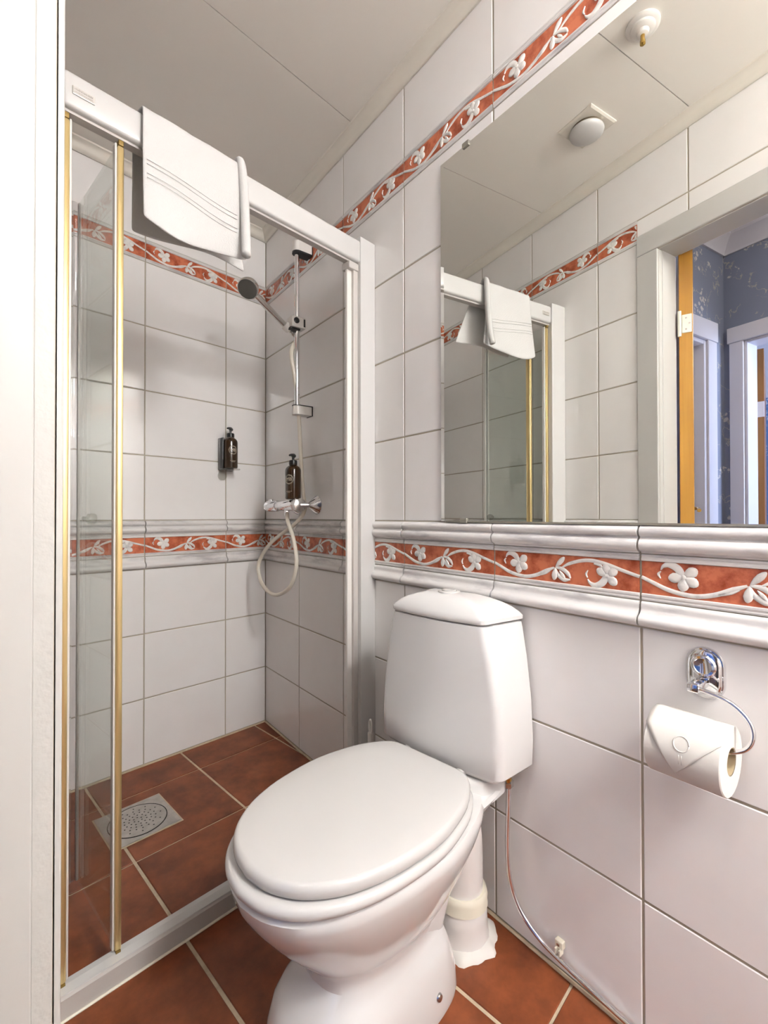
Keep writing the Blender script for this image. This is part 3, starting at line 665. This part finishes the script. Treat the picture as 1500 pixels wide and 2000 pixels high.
# ------------------------------------------------------------------ paper holder and roll (right wall frame: x out, y along)
ph = thing('toilet_paper_holder', 'chromed toilet paper holder with curved wire arm on the tiles', 'holder', frame=FR @ Matrix.Translation((0, 1.777, .70)))
def php(name, bm, m): return obj(name, bm, m, ph, True)
def stadium(w_, h, n0, n1, m_=Matrix(), k=16):
    prof = []
    for i in range(k+1): a = math.pi*i/k; prof.append((w_*math.cos(a), h-w_+w_*math.sin(a)))
    for i in range(k+1): a = math.pi+math.pi*i/k; prof.append((w_*math.cos(a), -(h-w_)+w_*math.sin(a)))
    return prof
def stadium_mesh(levels):
    return rings(bmesh.new(), [[Vector((n, y, z)) for y, z in stadium(w_, h, 0, 0)] for w_, h, n in levels])
php('back_plate', stadium_mesh([(.0285, .0430, .0002), (.0285, .0430, .003), (.0262, .0408, .006), (.0245, .0390, .0062), (.0235, .0380, .0085), (.0200, .034, .0105)]), 'chrome')
php('round_cap', lathe(bmesh.new(), [(.0185, .009), (.0185, .0125), (.0165, .0150), (.0130, .0152), (.0125, .0140), (.006, .0130)], 28, Matrix.Translation((0, 0, .013)) @ Matrix.Rotation(math.pi/2, 4, 'Y')), 'chrome')
php('arm_block', box(.006, .058, -.0095, .0075, -.0205, -.0065, bev=.003), 'chrome')
P = [(.051, .000, -.0135), (.052, .020, -.0155), (.053, .048, -.022), (.055, .070, -.040), (.057, .0765, -.062), (.059, .068, -.083), (.062, .045, -.0945), (.064, .020, -.0965), (.064, -.060, -.0965)]
php('wire_arm', tube(bmesh.new(), crom(P, 7), .0034, 12), 'chrome')
RC = (.068, 1.787, .5960)
tr = thing('toilet_paper_roll', 'white toilet paper roll with its end folded into a point', 'toilet paper', frame=FR @ Matrix.Translation(RC))
RA = Matrix.Rotation(-math.pi/2, 4, 'X'); R0, R1 = -.060, .043; RR = .0515
bm = lathe(bmesh.new(), [(.0205, R0), (RR-.0015, R0), (RR, R0+.0015), (RR, R1-.0015), (RR-.0015, R1), (.0205, R1)], 48, RA, cap=False)
bm.verts.ensure_lookup_table(); rol = obj('paper', bm, 'paper', tr, True)
obj('cardboard_core', lathe(bmesh.new(), [(.0205, R1-.0005), (.0192, R1-.0005), (.0192, R0+.0005), (.0205, R0+.0005)], 32, RA, cap=False), 'card', tr, True)
# folded point: a thin sheet that follows the front of the roll
def onroll(y, a, off): return Vector(((RR+off)*math.cos(a), y, (RR+off)*math.sin(a)))
bm = bmesh.new(); rows_ = []
A0, A1 = math.radians(92), math.radians(-28)
for j in range(25):
    t = j/24; a = A0+(A1-A0)*t
    f = max(0, (t-.42)/.58); yl = R0+.0005+f*.045; yr = R1-.0005-f*(.058)
    rows_.append([bm.verts.new(onroll(yl+(yr-yl)*i/12, a, .0010+.0007*f)) for i in range(13)])
for j in range(24):
    for i in range(12): bm.faces.new((rows_[j][i], rows_[j][i+1], rows_[j+1][i+1], rows_[j+1][i]))
fo = obj('folded_end', bm, 'paper', tr, 'all'); md = fo.modifiers.new('t', 'SOLIDIFY'); md.thickness = .0012; md.offset = 1
ac = math.radians(24); yc = -.0065
P = [onroll(yc+.0105*math.cos(b), ac+.0105*math.sin(b)/RR, .0026) for b in [2*math.pi*i/28 for i in range(29)]]
obj('embossed_ring', tube(bmesh.new(), P, .0009, 6), 'paper', tr, 'all')
for dy in (-.002, .002): obj('embossed_stem', tube(bmesh.new(), [onroll(yc+dy, ac-.30, .0024), onroll(yc+dy, ac-.55, .0026)], .0007, 6), 'paper', tr, 'all')

# ------------------------------------------------------------------ shower fittings on the right wall
RS = .428
ri = thing('shower_riser_rail', 'chromed shower riser rail with white brackets and slider', 'shower rail', rw(RS, 0, 1.37))
RF = Matrix.Translation(-rw(RS, 0, 1.37)) @ FR
def rip(name, bm, m, par=None): return obj(name, bm, m, par or ri, True, frame=RF if par is None else None)
rip('pole', tube(bmesh.new(), [(.058, RS, 1.355), (.058, RS, 2.005)], .0095, 18), 'chrome')
for z0, z1, dz in ((1.357, 1.391, 1), (1.995, 2.035, -1)):
    bm = bmesh.new(); prof = [(0, RS-.020), (.055, RS-.020)]
    for i in range(9): a = -math.pi/2+math.pi*i/8; prof.append((.056+.020*math.cos(a), RS+.020*math.sin(a)))
    prof += [(0, RS+.020)]
    rip('bracket', prism(bm, prof, z0, z1, bev=.002), 'cap')
    bm = bmesh.new(); zb = (z1, z1+.0025) if dz > 0 else (z0-.007, z0); rip('bracket_insert', prism(bm, [(x*1.01, RS+(y-RS)*1.04) for x, y in prof], *zb), 'black')
    rip('wall_gasket', box(0, .003, RS-.0225, RS+.0225, z0-.002, z1+.002), 'black')
rip('slider', box(.028, .090, RS-.024, RS+.022, 1.692, 1.736, bev=.006), 'cap')
rip('slider_button', lathe(bmesh.new(), [(.0115, 0), (.0115, .003), (.009, .0045)], 20, along((.071, RS+.0215, 1.717), (0, 1, 0))), 'black')
rip('slider_slot', box(.033, .0405, RS+.014, RS+.0228, 1.698, 1.729, bev=.001), 'black'); rip('slider_clamp', box(.050, .092, RS-.022, RS+.014, 1.684, 1.693, bev=.002), 'black')
H0 = rw(RS-.018, .092, 1.698); HD = Vector((-.318, -.405, 1.782))
ax = (HD-H0).normalized()
hs = thing('hand_shower', 'chromed hand shower with round dark spray face in its slider holder', 'shower head', H0)
def hsp(name, bm, m): o = obj(name, bm, m, hs, True); o.matrix_parent_inverse = Matrix.Translation(-H0); return o
A = H0-ax*.035
hsp('holder_cone', lathe(bmesh.new(), [(.012, 0), (.017, .004), (.018, .024), (.015, .030)], 20, along(H0-ax*.016, ax)), 'cap')
hsp('handle', tube(bmesh.new(), [A, A+ax*.02, H0+ax*.02, H0+(HD-H0)*.5, HD-ax*.022], [.0085, .0095, .0105, .012, .0125], 18), 'chrome2')
fn = Vector((-.55, -.42, -.72)).normalized()
hc = HD+ax*.006
hsp('head', lathe(bmesh.new(), [(.012, -.030), (.027, -.024), (.035, -.012), (.0375, 0), (.0375, .008), (.0355, .011)], 36, along(hc, fn)), 'chrome2')
hsp('spray_face', lathe(bmesh.new(), [(.0345, .0105), (.0335, .0135), (.020, .0145)], 36, along(hc, fn)), 'dkgrey')
hsp('hose_nut', lathe(bmesh.new(), [(.0095, 0), (.0095, .016)], 8, along(A-ax*.012, ax)), 'chrome2')
E0 = A-ax*.012
P = [E0+ax*.003, E0-ax*.010+Vector((0, 0, -.004)), rw(RS-.008, .078, 1.60), rw(RS-.002, .066, 1.50), rw(RS-.002, .052, 1.40), rw(RS-.006, .042, 1.28), rw(RS-.004, .036, 1.15), rw(RS+.0, .030, 1.05), rw(.436, .028, .985), rw(.395, .050, .93), rw(.25, .085, .85),
     rw(.160, .100, .76), rw(.200, .105, .68), rw(.322, .105, .646), rw(.450, .100, .69), rw(.497, .095, .78), rw(.455, .085, .87), rw(.385, .075, .94), rw(.362, .068, .982)]
ho = tag(obj('shower_hose', tube(bmesh.new(), crom(P, 8), .0078, 12), 'hose', None, True), 'cream plastic shower hose hanging in a loop below the mixer', 'hose')
mxr = thing('shower_mixer', 'chromed bar shower mixer with faceted knob below the riser rail', 'shower mixer', rw(.36, 0, 1.004))
XFm = Matrix.Translation(-rw(.36, 0, 1.004)) @ FR
def mxp(name, bm, m): return obj(name, bm, m, mxr, True, frame=XFm)
ZM = 1.004; NM = .068
mxp('body', tube(bmesh.new(), [(NM, .285, ZM), (NM, .29, ZM), (NM, .43, ZM), (NM, .435, ZM)], [.019, .0215, .0215, .019], 20), 'chrome')
mxp('thermostat_handle', tube(bmesh.new(), [(NM, .186, ZM), (NM, .190, ZM), (NM, .275, ZM), (NM, .283, ZM)], [.019, .0235, .0235, .020], 20), 'chrome')
mxp('temperature_stop', box(NM-.006, NM+.006, .20, .225, ZM+.022, ZM+.029, bev=.002), 'chrome')
bm = lathe(bmesh.new(), [(.014, 0), (.027, .006), (.031, .022), (.026, .040), (.012, .046)], 8, along((NM, .436, ZM), (0, 1, 0))); mxp('faceted_knob', bm, 'chrome2')
for s in (.325, .487):
    mxp('wall_rosette', lathe(bmesh.new(), [(.036, 0), (.0365, .004), (.034, .008), (.012, .036), (.010, .038)], 28, along((.0, s, ZM), (1, 0, 0))), 'chrome')
    mxp('union', tube(bmesh.new(), [(.034, s, ZM), (NM, s-.012, ZM)], .0105, 16), 'chrome')
mxp('hose_outlet', lathe(bmesh.new(), [(.011, 0), (.011, .022)], 8, Matrix.Translation((NM, .362, ZM-.040))), 'chrome')

# ------------------------------------------------------------------ soap bottles
def bottle(base, label, nozzle, front, on):
    t = thing('soap_bottle', label, 'bottle', base)
    R = .0300
    obj('bottle_body', lathe(bmesh.new(), [(R-.004, 0), (R-.001, .0015), (R, .005), (R, .112), (R-.0015, .119), (R-.006, .126), (R-.013, .1305), (.0135, .132), (.0135, .138)], 36), 'amber', t, True)
    cpn = obj('pump_collar', lathe(bmesh.new(), [(.0155, .133), (.0160, .136), (.0160, .147), (.0145, .151), (.0085, .1525)], 24), 'black', t, True)
    obj('pump_stem', tube(bmesh.new(), [(0, 0, .150), (0, 0, .166)], .0048, 12), 'black', t, True)
    d = Vector(nozzle).normalized()
    P = [Vector((0, 0, .1695))-d*.011, Vector((0, 0, .1705)), Vector((0, 0, .1705))+d*.02, Vector((0, 0, .167))+d*.034]
    obj('pump_nozzle', tube(bmesh.new(), P, [.0075, .0085, .0048, .0036], 12), 'black', t, True)
    fa_ = math.atan2(front[1], front[0])
    def wrap(me):
        for v in me.vertices:
            a = fa_+v.co.x/R; rr = R+.0004; v.co = Vector((rr*math.cos(a), rr*math.sin(a), v.co.y))
        return me
    def print_(s, size, z, name):
        me = text_mesh(s, size); me.materials.append(M['print'])
        for v in me.vertices: v.co.y += z
        mobj(name, wrap(me), t)
    print_('MB', .0190, .076, 'logo_letters')
    for rr_, w_ in ((.0165, .0011), (.0188, .0006)):
        b_ = bmesh.new(); o_ = [(rr_*math.cos(2*math.pi*i/48), rr_*math.sin(2*math.pi*i/48)) for i in range(48)]; i_ = [((rr_-w_)*math.cos(2*math.pi*i/48), (rr_-w_)*math.sin(2*math.pi*i/48)) for i in range(48)]
        rings(b_, [[Vector((x, y+.076, 0)) for x, y in o_], [Vector((x, y+.076, 0)) for x, y in i_]], False, False)
        me = bpy.data.meshes.new('logo_ring'); b_.to_mesh(me); b_.free(); me.materials.append(M['print']); mobj('logo_ring', wrap(me), t)
    b_ = bmesh.new()
    for x0, x1, z in ((-.012, .012, .030), (-.0075, .0075, .0255)):
        n = 8; rings(b_, [[Vector((x0+(x1-x0)*i/n, z, 0)) for i in range(n+1)], [Vector((x0+(x1-x0)*i/n, z+.0011, 0)) for i in range(n+1)]], False, False, False)
    me = bpy.data.meshes.new('label_lines'); b_.to_mesh(me); b_.free(); me.materials.append(M['print']); mobj('label_lines', wrap(me), t)
    return t
B1 = rw(.428, .074, ZM+.0222)
bottle(B1, 'amber pump soap bottle standing on the chromed shower mixer', (-.8, -.5, 0), (-.93, -.38), None)
B2 = Vector((-.203, -.048, 1.168))
bottle(B2, 'amber pump soap bottle hanging in a wall holder on the tiles', (-.75, -.65, 0), (-.12, -1), None)
bh = thing('bottle_holder', 'black and clear plastic wall holder carrying an amber bottle', 'holder', (-.203, 0, 1.168))
def bhp(name, bm, m): o = obj(name, bm, m, bh, True); o.matrix_parent_inverse = Matrix.Translation((.203, 0, -1.168)); return o
bhp('back_plate', box(-.238, -.170, -.0165, -.0008, 1.160, 1.300, bev=.004), 'black')
bhp('side_rail', box(-.240, -.2335, -.050, -.012, 1.164, 1.298, bev=.002), 'black')
bhp('base_shelf', box(-.236, -.172, -.076, -.004, 1.1600, 1.1665, bev=.002), 'knob')
bhp('clear_tongue', rings(bmesh.new(), [[Vector((-.2195+x, y, 1.137+z)) for x, z in [(.018*math.cos(a), (-.020 if math.sin(a) < 0 else .022)*abs(math.sin(a))) if True else 0 for a in [2*math.pi*i/28 for i in range(28)]]] for y in (-.0008, -.013)]), 'knob')
bhp('neck_ring', tube(bmesh.new(), [(B2.x+.0165*math.cos(a), B2.y+.0165*math.sin(a), 1.168+.1305) for a in [2*math.pi*i/28 for i in range(29)]], .0012, 6), 'chrome2')

# ------------------------------------------------------------------ floor drain
fd = thing('floor_drain', 'square steel floor drain with round perforated grate in the shower', 'drain', (-.663, -.330, .0005))
DW = .0975
obj('drain_frame', rings(bmesh.new(), [[Vector((sx*k, sy*k, z)) for sx, sy in ((-1, -1), (1, -1), (1, 1), (-1, 1))] for k, z in ((DW, 0), (DW, .0018), (DW-.002, .0026), (DW-.012, .0018))]), 'steel', fd)
obj('grout_joint', box(-DW-.004, DW+.004, -DW-.004, DW+.004, -.003, .0006), 'fgrout', fd)
ring_o = tube(bmesh.new(), [(.083*math.cos(a), .083*math.sin(a), .0020) for a in [2*math.pi*i/64 for i in range(65)]], .0013, 6, False); obj('grate_gap', ring_o, 'hole', fd)
obj('grate', lathe(bmesh.new(), [(.0818, .0012), (.0815, .0026), (.079, .0030), (.03, .0026)], 64), 'steel', fd, True)
bm = bmesh.new()
for rr_, cnt in ((.012, 6), (.025, 11), (.038, 16), (.051, 18), (.066, 12)):
    for i in range(cnt):
        a = 2*math.pi*i/cnt+rr_*30; x, y = rr_*math.cos(a), rr_*math.sin(a); ca, sa = math.cos(a)*.0029, math.sin(a)*.0029
        vs_ = [bm.verts.new((x+dx, y+dy, .0034)) for dx, dy in ((ca, sa), (-sa, ca), (-ca, -sa), (sa, -ca))]; bm.faces.new(vs_)
ho_ = obj('grate_holes', bm, 'hole', fd); ho_['kind'] = 'stuff'

# ------------------------------------------------------------------ on the ceiling
cv = thing('ceiling_vent', 'white ceiling vent with round domed disc on a square plate', 'vent', (-.795, -1.148, ZC))
obj('square_plate', rings(bmesh.new(), [[Vector((sx*k, sy*k, z)) for sx, sy in ((-1, -1), (1, -1), (1, 1), (-1, 1))] for k, z in ((.066, 0), (.066, -.004), (.060, -.007))]), 'ctrim', cv)
obj('vent_neck', lathe(bmesh.new(), [(.048, -.007), (.048, -.017)], 40), 'dark', cv, True)
obj('vent_disc', lathe(bmesh.new(), [(.044, -.015), (.0535, -.017), (.0550, -.021), (.053, -.027), (.046, -.0325), (.033, -.0365), (.016, -.0385)], 48), 'pvc', cv, True)
sk = thing('sprinkler', 'white stepped ceiling rosette with a short brass nozzle', 'sprinkler', (-.642, -1.434, ZC))
obj('rosette', lathe(bmesh.new(), [(.042, 0), (.042, -.005), (.038, -.008), (.031, -.009), (.030, -.014), (.026, -.017), (.016, -.018), (.014, -.026), (.009, -.028)], 40), 'cap', sk, True)
obj('nozzle', lathe(bmesh.new(), [(.0055, -.026), (.0055, -.040), (.0070, -.043), (.0070, -.052), (.0035, -.055)], 14), 'brass', sk, True)

# ------------------------------------------------------------------ bathroom lamp beside the mirror
LXC, LZ, hl = -.82, 1.88, .20
wl = thing('wall_lamp', 'opal tube wall lamp with white base on the near wall', 'lamp', frame=Matrix.Translation((LXC, ENDY, LZ)) @ Matrix.Rotation(math.pi/2, 4, 'Z'))
obj('base', box(0, .045, -hl-.02, hl+.02, -.032, .032, bev=.006), 'cap', wl, True)
obj('end_cap', box(.040, .115, -hl-.022, -hl, -.034, .034, bev=.004), 'cap', wl, True); obj('end_cap', box(.040, .115, hl, hl+.022, -.034, .034, bev=.004), 'cap', wl, True)
obj('opal_tube', tube(bmesh.new(), [(.082, -hl, 0), (.082, hl, 0)], .033, 24), 'opal', wl, True)
cla = thing('ceiling_fill_light', 'added opal fill light dome on the bathroom ceiling, out of view', 'lamp', (-.76, -2.86, ZC))  # invented source behind the camera, evens out the bathroom light
obj('fill_base', lathe(bmesh.new(), [(.12, 0), (.12, -.018), (.11, -.020)], 32), 'cap', cla, True)
obj('fill_dome', lathe(bmesh.new(), [(.140, -.018), (.145, -.035), (.130, -.065), (.09, -.088), (.03, -.098)], 32), 'opal3', cla, True)
hfill = thing('hall_fill_light', 'added opal fill light dome on the hall ceiling, out of view', 'lamp', (-1.88, -1.74, HZ))  # invented unseen source, brightens the hall and the doorway
obj('fill_base', lathe(bmesh.new(), [(.11, 0), (.11, -.02), (.10, -.022)], 32), 'cap', hfill, True)
obj('fill_dome', lathe(bmesh.new(), [(.135, -.02), (.135, -.04), (.12, -.07), (.08, -.092), (.03, -.10)], 32), 'opal2', hfill, True)

# ------------------------------------------------------------------ open bathroom door leaf (hinged on the jamb, swung into the hall)
AN = math.radians(180-29.5)
DF = Matrix.Translation((-1.172, -1.270, 0)) @ Matrix.Rotation(AN, 4, 'Z')     # local x along the leaf, y thickness
dr = thing('bathroom_door', 'yellow varnished pine door leaf standing open in the hall', 'door', frame=DF)
obj('door_leaf', box(0, .715, -.0215, .0215, -.088, DZ+.018, bev=.002), 'wood', dr)
for z in (1.615, .22):
    h_ = obj('hinge', box(-.0022, .0005, -.013, .0175, z, z+.066, bev=.002), 'hingem', dr)
    for y, zz in ((0, z+.013), (.010, z+.033), (0, z+.053)): obj('hinge_screw', lathe(bmesh.new(), [(.0035, 0), (.0028, .001)], 10, along((-.0022, y-.0, zz), (-1, 0, 0))), 'chrome2', h_)
    obj('hinge_knuckle', tube(bmesh.new(), [(-.008, -.020, z-.012), (-.008, -.020, z+.078)], .0062, 12), 'hingem', h_)
for sg in (1, -1):
    lv = obj('lever_handle', tube(bmesh.new(), crom([(.655, sg*.0215, .995), (.655, sg*.060, .995), (.645, sg*.070, .995), (.60, sg*.072, .990), (.555, sg*.070, .985)], 5), .0085, 12), 'brass', dr, True)
    obj('lever_rose', lathe(bmesh.new(), [(.022, 0), (.022, .006), (.012, .008)], 20, along((.655, sg*.0215, .995), (0, sg, 0))), 'chrome2', lv, True)
# room door edge
r2d = thing('room_door', 'brown pine door edge with white hinge in the far doorway', 'door', frame=Matrix.Translation((BX_-.116, BO0-.020, 0)) @ Matrix.Rotation(math.radians(180-20), 4, 'Z'))
obj('door_leaf', box(0, .74, -.021, .021, -.088, BOZ-.03, bev=.002), 'wood2', r2d)
for z in (1.50, .25):
    h_ = obj('hinge', box(-.003, .001, -.018, .022, z, z+.085, bev=.002), 'hallw', r2d); obj('hinge_knuckle', tube(bmesh.new(), [(-.006, -.02, z-.05), (-.006, -.02, z+.09)], .008, 10), 'hallw', h_)
